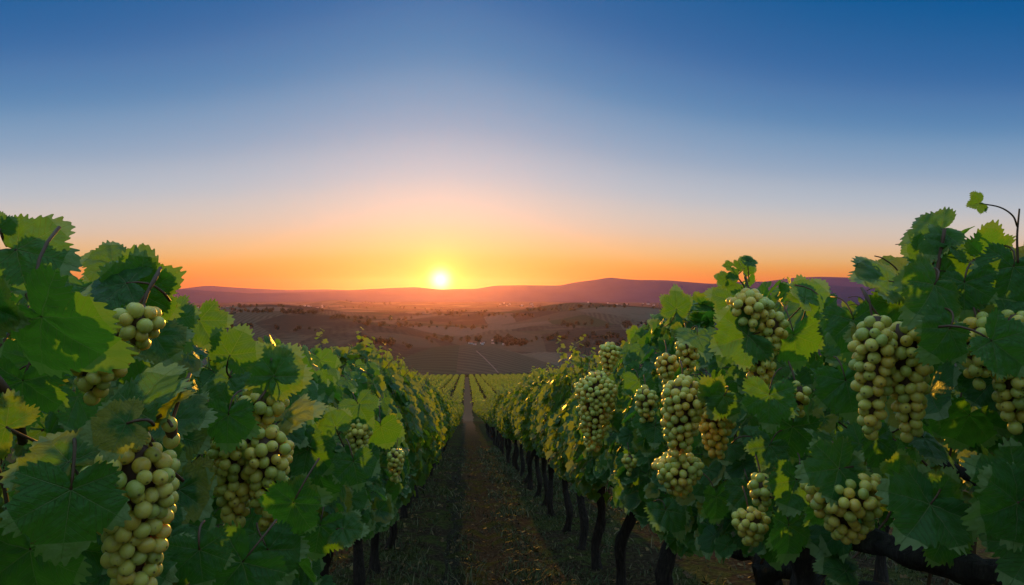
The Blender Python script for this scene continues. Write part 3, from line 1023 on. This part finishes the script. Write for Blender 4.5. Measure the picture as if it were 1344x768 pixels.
LABEL_L = ['left vine passing closest by, small bunches showing from under its big leaf', 'nearest left vine with one long bunch of large grapes, some glowing orange',
           'left vine with a double bunch of grapes beside a yellow leaf', 'left vine with a small bunch above drooping teal leaves, behind the double bunch', 'left vine with leafy skirt over a thick dark trunk, next beyond the small bunch']
LABEL_R = ['vine reaching past the right edge, mostly out of view', 'nearest right vine with the arched grape bunches and thick old wood lying low', 'tallest right vine with two long hanging bunches side by side under its pointed top',
           'right vine with bent stepped bunch high on top and many bunches below', 'right vine with bulky golden bunch facing the track and a twisted trunk']
ORD = ['sixth', 'seventh', 'eighth']
near_vines = {0: [], 1: []}
for row, ys_, X0 in ((0, LEFT_Y, XL), (1, RIGHT_Y, XR)):
    for i, y in enumerate(ys_[:5]):
        base = np.array([X0, y, gz(X0, y)])
        v = thing('grapevine', (LABEL_L, LABEL_R)[row][i], 'grapevine', tuple(base), 'grapevines lining the track')
        near_vines[row].append(v)
        seed = 300 + row * 50 + i
        r = np.random.default_rng(seed)
        bag = Bag()
        n = 680 if i > 0 else 520
        h0 = (.45 if i < 3 else .75) if row == 0 else .90
        p, N, T = canopy_points(n, r, h0, 2.2, .40 if row == 0 else .44, 1.3)
        s = r.uniform(.078, .138, n)
        k = blocked(p + base, s)
        p, N, T, s = p[k], N[k], T[k], s[k]
        n = len(p)
        put_leaves(bag, LEAF_MID, p, N, T, s, r.uniform(0, 1, n), np.where(r.uniform(0, 1, n) < .24, r.uniform(.3, .9, n), r.uniform(0, .14, n)))
        Tn = T / np.linalg.norm(T, axis=1)[:, None]
        Nn = N / np.linalg.norm(N, axis=1)[:, None]
        sel = r.uniform(0, 1, n) < .5
        petioles(bag, p[sel], Tn[sel], Nn[sel], s[sel] * .7, .0013)
        if i >= 2:
            p, N, T, s, stems = top_shoots(r, 5, 2.15, 1.2)
            k = blocked(p + base, s)
            o_ = 0
            for q, cnt in stems:          # a shoot is kept or dropped as a whole
                good = k[o_:o_ + cnt].mean() > .75
                k[o_:o_ + cnt] &= good
                if good:
                    V, F = tube(q, np.linspace(.004, .0015, 5), 4)
                    bag.add(V, F, mi=1)
                o_ += cnt
            if k.any():
                put_leaves(bag, LEAF_MID, p[k], N[k], T[k], s[k], r.uniform(.3, 1, k.sum()), r.uniform(0, .5, k.sum()))
        canes(bag, seed, 6, .9, 1.75)
        v['_bag'] = 0
        # the big leaves that belong to this vine
        mine = []
        for (hx, hy, hd, hw_, ha, nx, ny, ye, hr) in HERO:
            q = P(hx, hy, hd)
            j = int(np.argmin([abs(q[1] - yy - (.0)) for yy in ys_[:5]]))
            if hr == row and j == i:
                mine.append((q, cam_vec(nx, ny, 1.0), RT * math.sin(R(ha)) + UP * math.cos(R(ha)), hw_ / FPX * hd, ye))
        if mine:
            hp = np.array([m_[0] for m_ in mine]) - base
            hn = np.array([m_[1] for m_ in mine]) + r.normal(0, .36, (len(mine), 3))
            ht = np.array([m_[2] for m_ in mine])
            hs = np.array([m_[3] for m_ in mine]) * .90
            order = r.permutation(len(LEAF_HI))
            put_leaves(bag, [LEAF_HI[o] for o in order], hp, hn, ht, hs, r.uniform(.15, .9, len(mine)), np.array([m_[4] for m_ in mine]))
            hn /= np.linalg.norm(hn, axis=1)[:, None]
            petioles(bag, hp, ht, hn, hs * .75, .0018)
        del v['_bag']
        obj('foliage', bag.mesh('foliage', [M_leaf, M_cane]), v)
        lean = ((.05, -.1), (-.03, .12), (.06, .05), (-.04, -.08), (.02, .1))[i]
        obj('trunk', trunk_mesh('trunk', seed, .95, lean, .05 if row else .045), v)

for k, (lobes, d, dia, row, vi, single) in enumerate(BUNCH):
    L = [(P(a, b_, d), P(c, e, d + .02), rad * 1.15 / FPX * d, dia / FPX * d) for a, b_, c, e, rad in lobes]
    grape_bunch(near_vines[row][vi], L, 900 + k, single)


def cane_part(v, pts, r0, r1, name='cane', material=None, n=16, lump=0.0, sides=8):
    base = np.array(v.location)
    V, F = tube(spline([np.asarray(p) for p in pts], n), np.linspace(r0, r1, n), sides, lump, 7)
    bag = Bag()
    bag.add(V - base, F)
    return obj(name, bag.mesh(name, [material or M_cane]), v)


# canes and tendrils that show by themselves
vr1, vr2, vl1, vl2 = near_vines[1][1], near_vines[1][2], near_vines[0][1], near_vines[0][2]
cane_part(vr1, [P(1336, 345, 1.15), P(1335, 310, 1.15), P(1338, 274, 1.15)], .0022, .0014)
td = cane_part(vr1, [P(1335, 297, 1.15), P(1329, 283, 1.14), P(1312, 272, 1.13), P(1285, 267, 1.12)], .0016, .0010, 'tendril')
cane_part(vr2, [P(1205, 450, 1.22), P(1222, 410, 1.2), P(1228, 370, 1.2), P(1240, 300, 1.2)], .006, .003)
cane_part(vr2, [P(1186, 380, 1.24), P(1178, 355, 1.24), P(1160, 340, 1.23), P(1148, 336, 1.22)], .0016, .001, 'tendril')
cane_part(near_vines[1][3], [P(985, 400, 1.76), P(976, 375, 1.76), P(966, 362, 1.75), P(958, 350, 1.74)], .0022, .001)
cane_part(near_vines[1][3], [P(983, 370, 1.76), P(982, 355, 1.76), P(981, 343, 1.75)], .0018, .001)
cane_part(vl1, [P(150, 592, .80), P(172, 572, .78), P(196, 556, .77), P(212, 545, .77)], .0034, .0022)
cane_part(vl1, [P(205, 552, .77), P(220, 552, .765), P(226, 560, .76)], .002, .0016)
cane_part(near_vines[0][0], [P(-30, 470, .85), P(5, 510, .86), P(22, 540, .9), P(30, 580, .95)], .006, .006)
cane_part(near_vines[0][0], [P(50, 420, .76), P(42, 395, .78), P(25, 372, .82)], .0035, .003)
cane_part(vl2, [P(328, 545, 1.49), P(340, 525, 1.49), P(352, 505, 1.52), P(356, 470, 1.52)], .004, .0025)
# thick old wood sprawling low by the right-hand vines
cane_part(vr2, [P(1052, 690, 1.75), P(1080, 690, 1.65), P(1130, 705, 1.5), P(1200, 728, 1.38), P(1280, 748, 1.28), P(1380, 752, 1.18)], .030, .024, 'old_arm', M_wood, 40, .22, 12)
cane_part(vr1, [P(1235, 606, 1.75), P(1268, 622, 1.7), P(1300, 640, 1.66), P(1360, 665, 1.6)], .012, .018, 'old_arm', M_wood, 30, .25, 10)
cane_part(vr2, [P(1052, 690, 1.75), P(1050, 720, 1.78), P(1056, 770, 1.8), P(1058, 840, 1.82), P(1056, 900, 1.84), P(1056, 985, 1.86)], .030, .036, 'old_arm', M_wood, 40, .22, 12)

# small leaves on those tips
for v, items in ((vr1, [(1286, 266, 1.12, 30, -105, .3, .2, .2)]), (near_vines[1][3], [(958, 350, 1.74, 16, -80, .2, .5, .3), (962, 358, 1.74, 18, 130, .3, .4, .2), (968, 350, 1.75, 18, 40, .3, .4, .4), (952, 366, 1.76, 22, -70, .2, .4, .2),
                                                                          (965, 372, 1.77, 28, -110, .2, .4, .2), (981, 343, 1.75, 24, 80, .2, 1.2, .1), (981, 343, 1.75, 18, -60, .2, .9, .1)])):
    bag = Bag()
    a = np.array(items, float)
    base = np.array(v.location)
    put_leaves(bag, LEAF_HI[3:9], np.array([P(*q[:3]) for q in a]) - base, np.array([cam_vec(q[5], q[6], 1) for q in a]), np.array([RT * math.sin(R(q[4])) + UP * math.cos(R(q[4])) for q in a]), a[:, 3] / FPX * a[:, 2], np.full(len(a), .6), a[:, 7])
    obj('leaf', bag.mesh('leaf', [M_leaf, M_cane]), v)

# ------------------------------------------------------------------ the rest of the two rows
MIDT = [[vine_template(500 + i, LEAF_LOW, M_leaf_far, 860, .070, .118, h0, 2.04, .45, shoots=4) for i in range(4)] for h0 in (.82, 1.0)]
FART = [[vine_template(600 + i, LEAF_TINY, M_leaf_far, 1200, .058, .100, h0, 2.04, .45, shoots=4) for i in range(4)] for h0 in (.85, 1.0)]
TRUNKS = [trunk_mesh('trunk', 700 + i, .95, (random.gauss(0, .05), random.gauss(0, .1)), .044) for i in range(6)]


def row_label(row, i, y):
    side = ('left', 'right')[row]
    if i < 8:
        return f'{ORD[i - 5]} vine from the near end of the {side} row, with dark trunk'
    if y < 30:
        return f'dense green vine with thin dark trunk part way down the {side} row'
    return f'small distant vine merging into the hedge at the far end of the {side} row'


for row, ys_, X0 in ((0, LEFT_Y, XL), (1, RIGHT_Y, XR)):
    for i, y in enumerate(ys_):
        if i < 5:
            continue
        x = X0 + random.gauss(0, .03)
        v = thing('grapevine', row_label(row, i, y), 'grapevine', (x, y, gz(x, y)), 'grapevines lining the track')
        f = obj('foliage', (MIDT if y < 15 else FART)[row][random.randrange(4)], v)
        s = random.uniform(.92, 1.09) if i not in (5, 6) else (1.0, .93)[row]
        f.scale = (random.uniform(.92, 1.1), 1, s)
        if y < 45:
            tr = obj('trunk', TRUNKS[random.randrange(6)], v)
            tr.rotation_euler = (0, 0, 0)
            tr.scale = (random.choice((-1, 1)), 1, 1)

# the next row on either side, glimpsed beneath and between the near canopies
for row, X0 in ((0, XL - 2.3), (1, XR + 2.3)):
    for i in range(24):
        y = 1.0 + 1.2 * i
        x = X0 + random.gauss(0, .03)
        v = thing('grapevine', ('vine of the next row to the left, hidden behind the leafy left row', 'vine of the next row to the right, glimpsed under the right row')[row], 'grapevine', (x, y, gz(x, y)), 'grapevines of the neighbouring rows')
        f = obj('foliage', MIDT[row][random.randrange(4)], v)
        f.scale = (1, 1, random.uniform(.90, .98))
        obj('trunk', TRUNKS[random.randrange(6)], v)

# ------------------------------------------------------------------ lower field: rows running on down the gentler slope
r = np.random.default_rng(44)
bag = Bag()
n = 9000
yy = r.uniform(0, 204, n)
h = r.uniform(.2, 1.25, n) + .12 * vnoise(yy * 1.1, yy * 0, 61)
xx = r.normal(0, .30, n)
put_leaves(bag, LEAF_TINY, np.stack([xx, yy, h - S2 * yy], -1), np.stack([r.normal(0, .6, n), r.normal(-.3, .5, n), r.uniform(.2, 1, n)], -1), r.normal(0, 1, (n, 3)), r.uniform(.22, .36, n), r.uniform(.2, 1, n), r.uniform(0, .5, n))
ROWME = bag.mesh('vine_row', [M_leaf_far])
for k in range(-12, 13):
    if k == 0:
        continue
    x = .22 + (k - .5 * np.sign(k)) * 2.5 + .45 * np.sign(k)
    side = 'left' if k < 0 else 'right'
    nm = {1: f'first trimmed vine row {side} of the pale track in the lower field', 2: f'second trimmed vine row {side} of the pale track in the lower field'}.get(abs(k), f'thin green vine row fanning out {side} in the lower field')
    o = obj('vine_row', ROWME, None, (x, 87.0, gz(x, 87.0)))
    tag(o, nm, 'vine row', 'vine rows of the lower field')


# ------------------------------------------------------------------ hedge, woods and houses in the valley
def leaf_cloud(bag, centres, radii, n_each, size, r):
    m_ = len(centres)
    u_ = r.normal(0, 1, (m_, n_each, 3))
    u_ /= np.linalg.norm(u_, axis=-1)[..., None]
    u_ *= r.uniform(.55, 1.05, (m_, n_each, 1))
    pos_ = (centres[:, None, :] + u_ * radii[:, None, :]).reshape(-1, 3)
    k = len(pos_)
    put_leaves(bag, LEAF_TINY, pos_, u_.reshape(-1, 3) + r.normal(0, .3, (k, 3)), r.normal(0, 1, (k, 3)), np.repeat(size, n_each) * r.uniform(.7, 1.3, k), r.uniform(0, 1, k), np.zeros(k))


M_wood_far = leaf_material('dark_tree_leaf', (.018, .030, .012), (.035, .048, .016), (.04, .05, .01), veins=False)
r = np.random.default_rng(71)
bag = Bag()
a, b_ = P(505, 384, 322), P(715, 384, 303)
s = np.linspace(0, 1, 150)
C = a[None] + (b_ - a)[None] * s[:, None]
C[:, :2] += r.normal(0, .35, (150, 2))
C[:, 2] = z_ground(C[:, 0], C[:, 1]) + .9
rad = np.stack([r.uniform(.8, 1.3, 150), r.uniform(.7, 1.2, 150), r.uniform(.9, 1.7, 150)], -1)
leaf_cloud(bag, C, rad, 70, np.full(150, .5), r)
tag(obj('hedge', bag.mesh('hedge', [M_wood_far])), 'dark uneven hedge closing the bottom of the lower vine field', 'hedge')

bag = Bag()
WOODS = [(462, 425, 640, 432, 70, 5), (560, 446, 700, 448, 40, 8), (648, 446, 692, 452, 60, 8), (265, 409, 430, 411, 90, 4), (690, 407, 760, 407, 30, 3), (430, 417, 540, 420, 40, 4), (540, 413, 700, 415, 70, 4), (700, 446, 860, 440, 60, 6),
         (300, 430, 420, 434, 18, 7), (720, 425, 860, 430, 40, 7), (640, 402, 880, 403, 45, 3), (250, 403, 560, 404, 60, 3), (440, 396, 520, 399, 30, 3), (470, 448, 540, 455, 30, 7), (760, 455, 880, 450, 50, 6), (560, 408, 640, 409, 30, 3)]
C, RD, SZ = [], [], []
for x0, y0, x1, y1, n, jit in WOODS:
    for i in range(int(n * .8)):
        f = r.uniform(0, 1)
        q = ground_hit(x0 + (x1 - x0) * f, y0 + (y1 - y0) * f + r.normal(0, jit * .3))
        if q is None:
            continue
        w_ = r.uniform(1.4, 3.6) * (1 + np.linalg.norm(q) / 4000)
        h_ = r.uniform(.8, 1.3) * w_
        C.append(q + [0, 0, h_ * .8])
        RD.append([w_, w_, h_])
        SZ.append(w_ * .6)
leaf_cloud(bag, np.array(C), np.array(RD), 46, np.array(SZ), r)
obj('distant_woods', bag.mesh('distant_woods', [M_wood_far]), kind='stuff')

M_wall, t, b = mat('pale_render')
t.put(b.inputs['Base Color'], t.mix(t.n('ShaderNodeObjectInfo').outputs['Random'], (.55, .52, .48), (.82, .80, .78)))
b.inputs['Roughness'].default_value = .9
M_roof, t, b = mat('roof_tiles')
t.put(b.inputs['Base Color'], t.mix(t.noise(t.n('ShaderNodeTexCoord').outputs['Object'], 3), (.14, .07, .05), (.24, .13, .09)))
M_pane, t, b = mat('dark_window')
b.inputs['Base Color'].default_value = (.02, .02, .025, 1)
b.inputs['Roughness'].default_value = .15


def house_meshes(w, l, h, rh):
    bag_w, bag_r, bag_g = Bag(), Bag(), Bag()
    x, y = w / 2, l / 2
    V = [(-x, -y, -1.5), (x, -y, -1.5), (x, y, -1.5), (-x, y, -1.5), (-x, -y, h), (x, -y, h), (x, y, h), (-x, y, h), (-x, 0, h + rh), (x, 0, h + rh)]
    bag_w.add(V, [(0, 1, 5), (0, 5, 4), (1, 2, 6), (1, 6, 5), (2, 3, 7), (2, 7, 6), (3, 0, 4), (3, 4, 7), (4, 8, 7), (5, 6, 9)])
    e = .5
    V = []
    for dz in (.05, .35):
        V += [(-x - e, -y - e, h - e * rh / y + dz), (x + e, -y - e, h - e * rh / y + dz), (x + e, 0, h + rh + dz), (-x - e, 0, h + rh + dz), (-x - e, y + e, h - e * rh / y + dz), (x + e, y + e, h - e * rh / y + dz)]
    F = [(0, 1, 2, 3), (3, 2, 5, 4), (6, 7, 8, 9), (9, 8, 11, 10), (0, 1, 7, 6), (4, 5, 11, 10), (0, 3, 9, 6), (3, 4, 10, 9), (1, 2, 8, 7), (2, 5, 11, 8)]
    bag_r.add(V, F)
    k = max(2, int(w / 3))
    for i in range(k):
        cx_ = -x + w * (i + .5) / k
        z0 = h * .35
        bag_g.add([(cx_ - .5, -y - .04, z0), (cx_ + .5, -y - .04, z0), (cx_ + .5, -y - .04, z0 + 1.3), (cx_ - .5, -y - .04, z0 + 1.3)], [(0, 1, 2, 3)])
    return bag_w.mesh('wall', [M_wall]), bag_r.mesh('roof', [M_roof]), bag_g.mesh('window', [M_pane])


HOUSES = [house_meshes(11, 8, 5, 2.2), house_meshes(15, 9, 6, 2.4), house_meshes(9, 9, 7, 2.0)]
SHED = house_meshes(58, 16, 6, 2.0)


def house(px, py, kit, label, group=None, rz=0.0, name='house', sc_=1.0, cat='house', d0=3800):
    q = ground_hit(px, py, d0)
    if q is None:
        return
    v = thing(name, label, cat, tuple(q), group)
    v.rotation_euler = (0, 0, rz)
    v.scale = (sc_, sc_, sc_)
    for nm, me in zip(('wall', 'roof', 'window'), kit):
        obj(nm, me, v)


house(405, 409, SHED, 'long white farm shed on the plain below the knoll, left of the pair', rz=.15, name='farm_shed', cat='shed')
house(419, 408.5, SHED, 'long white farm shed on the plain below the knoll, right of the pair', rz=-.1, name='farm_shed', cat='shed')
for i in range(46):
    f = r.uniform(0, 1)
    house(256 + 170 * f, 405.5 - 2.5 * f + r.normal(0, 1.0), HOUSES[i % 3], 'tiny white house of the distant town left of the sun', 'houses of the distant town', r.uniform(-.6, .6), sc_=r.uniform(1.0, 1.7))
for i in range(26):
    house(r.uniform(640, 870), 400.5 + r.normal(0, 1.2), HOUSES[i % 3], 'tiny white house on the far plain below the tallest mountain', 'houses on the far plain', r.uniform(-.6, .6), sc_=r.uniform(1.0, 1.8))
for i in range(9):
    house(r.uniform(612, 664), 451.5 + r.normal(0, 1.8), HOUSES[i % 3], 'small pale house of the hamlet just behind the domed field', 'houses of the hamlet', r.uniform(-.6, .6), sc_=r.uniform(.26, .4), d0=1000)

# thin pale road over the domed field
M_road, t, b = mat('pale_gravel')
pos = t.n('ShaderNodeNewGeometry').outputs['Position']
t.put(b.inputs['Base Color'], t.mix(t.noise(pos, .4, 3), (.14, .115, .09), (.20, .165, .13)))
b.inputs['Roughness'].default_value = 1


def far_road(pts, w):
    Q = [ground_hit(*p) for p in pts]
    Q = np.array([q for q in Q if q is not None])
    s = spline(Q, 60)
    T = np.gradient(s, axis=0)
    side = np.stack([-T[:, 1], T[:, 0]], -1)
    side /= np.linalg.norm(side, axis=1)[:, None]
    rows = []
    for k in (-1, -.5, 0, .5, 1):
        q = s.copy()
        q[:, :2] += side * w / 2 * k
        q[:, 2] = z_ground(q[:, 0], q[:, 1]) + .35
        rows.append(q)
    V = np.stack(rows, 1)
    obj('gravel_road', mesh('gravel_road', V.reshape(-1, 3), grid_faces(60, 5), [M_road]), kind='structure')


far_road([(625, 461), (632, 467), (640, 475), (648, 483), (654, 490)], 1.3)

# ------------------------------------------------------------------ grass and litter on the ground
M_grass, t, b = mat('grass_blade')
ad = t.n('ShaderNodeAttribute', attribute_name='leafdata')
sp = t.n('ShaderNodeSeparateColor')
t.put(sp.inputs[0], ad.outputs['Color'])
t.put(b.inputs['Base Color'], t.ramp(sp.outputs[2], [(0, (.045, .080, .020)), (.5, (.090, .115, .036)), (.8, (.17, .15, .07)), (1, (.28, .23, .11))]))
b.inputs['Roughness'].default_value = .7
r = np.random.default_rng(81)
n = 110000
gy = 2.0 + 26 * r.uniform(0, 1, n) ** 1.6
gx = r.uniform(-2.2, 4.5, n)
dens = .5 + .5 * vnoise(gx * 1.6, gy * 1.1, 82) + .35 * vnoise(gx * 5, gy * 4, 83)
dens -= .9 * np.exp(-((gx - .24) / .16) ** 2) + .55 * np.exp(-((gx + .28) / .16) ** 2) + .3 * np.exp(-((gx - .85) / .2) ** 2)
k = r.uniform(0, 1, n) < np.clip(dens, .04, 1)
gx, gy = gx[k], gy[k]
n = len(gx)
g0 = np.stack([gx, gy, z_ground(gx, gy) + rut(gx, gy)], -1)
hgt = r.uniform(.02, .085, n) * (1 + .5 * vnoise(gx * 2, gy * 2, 84))
hgt = np.clip(hgt, .012, .12)
lean = r.normal(0, .8, (n, 2)) * hgt[:, None]
wv = r.uniform(0, 6.28, n)
wdt = r.uniform(.0015, .004, n) * (1 + gy * .12)
sd = np.stack([np.cos(wv), np.sin(wv), 0 * wv], -1) * wdt[:, None]
tip = g0 + np.stack([lean[:, 0], lean[:, 1], hgt], -1)
midp = g0 + np.stack([lean[:, 0] * .35, lean[:, 1] * .35, hgt * .6], -1)
V = np.stack([g0 - sd, g0 + sd, midp + sd * .7, midp - sd * .7, tip], 1).reshape(-1, 3)
o5 = np.arange(n) * 5
F = np.concatenate([np.stack([o5, o5 + 1, o5 + 2], -1), np.stack([o5, o5 + 2, o5 + 3], -1), np.stack([o5 + 3, o5 + 2, o5 + 4], -1)])
A = np.zeros((n, 5, 4))
A[..., 2] = r.uniform(0, 1, n)[:, None] ** 1.2
obj('grass', mesh('grass', V, F, [M_grass], {'leafdata': ('FLOAT_COLOR', A.reshape(-1, 4))}), kind='stuff')

bag = Bag()
n = 1500
gy = 2 + 22 * r.uniform(0, 1, n) ** 1.5
gx = np.where(r.uniform(0, 1, n) < .6, r.uniform(.6, 4.5, n), r.uniform(-1.6, .8, n))
p = np.stack([gx, gy, z_ground(gx, gy) + rut(gx, gy) + .012], -1)
put_leaves(bag, LEAF_LOW, p, np.stack([r.normal(0, .5, n), r.normal(0, .5, n), np.ones(n)], -1), r.normal(0, 1, (n, 3)), r.uniform(.02, .07, n), r.uniform(0, 1, n), np.zeros(n))
M_dry, t, b = mat('fallen_leaf')
ad = t.n('ShaderNodeAttribute', attribute_name='leafdata')
sp = t.n('ShaderNodeSeparateColor')
t.put(sp.inputs[0], ad.outputs['Color'])
t.put(b.inputs['Base Color'], t.ramp(sp.outputs[2], [(0, (.10, .055, .02)), (.5, (.20, .11, .035)), (1, (.28, .19, .06))]))
b.inputs['Roughness'].default_value = .8
obj('fallen_leaves', bag.mesh('fallen_leaves', [M_dry]), kind='stuff')

# ------------------------------------------------------------------ air
M_haze = bpy.data.materials.new('haze')
M_haze.use_nodes = True
tr = M_haze.node_tree
tr.nodes.remove(tr.nodes['Principled BSDF'])
pv = tr.nodes.new('ShaderNodeVolumePrincipled')
pv.inputs['Color'].default_value = (.74, .37, .98, 1)
pv.inputs['Density'].default_value = 1.4e-5
pv.inputs['Anisotropy'].default_value = .82
tr.links.new(pv.outputs[0], tr.nodes['Material Output'].inputs['Volume'])
x0, x1, y0, y1, z0, z1 = -27500, 30000, -120, 22000, -260, 395
V = [(x, y, z) for z in (z0, z1) for y in (y0, y1) for x in (x0, x1)]
F = [(0, 2, 3, 1), (4, 5, 7, 6), (0, 1, 5, 4), (2, 6, 7, 3), (0, 4, 6, 2), (1, 3, 7, 5)]
obj('haze', mesh('haze', V, np.array(F), [M_haze], smooth=False), kind='stuff')
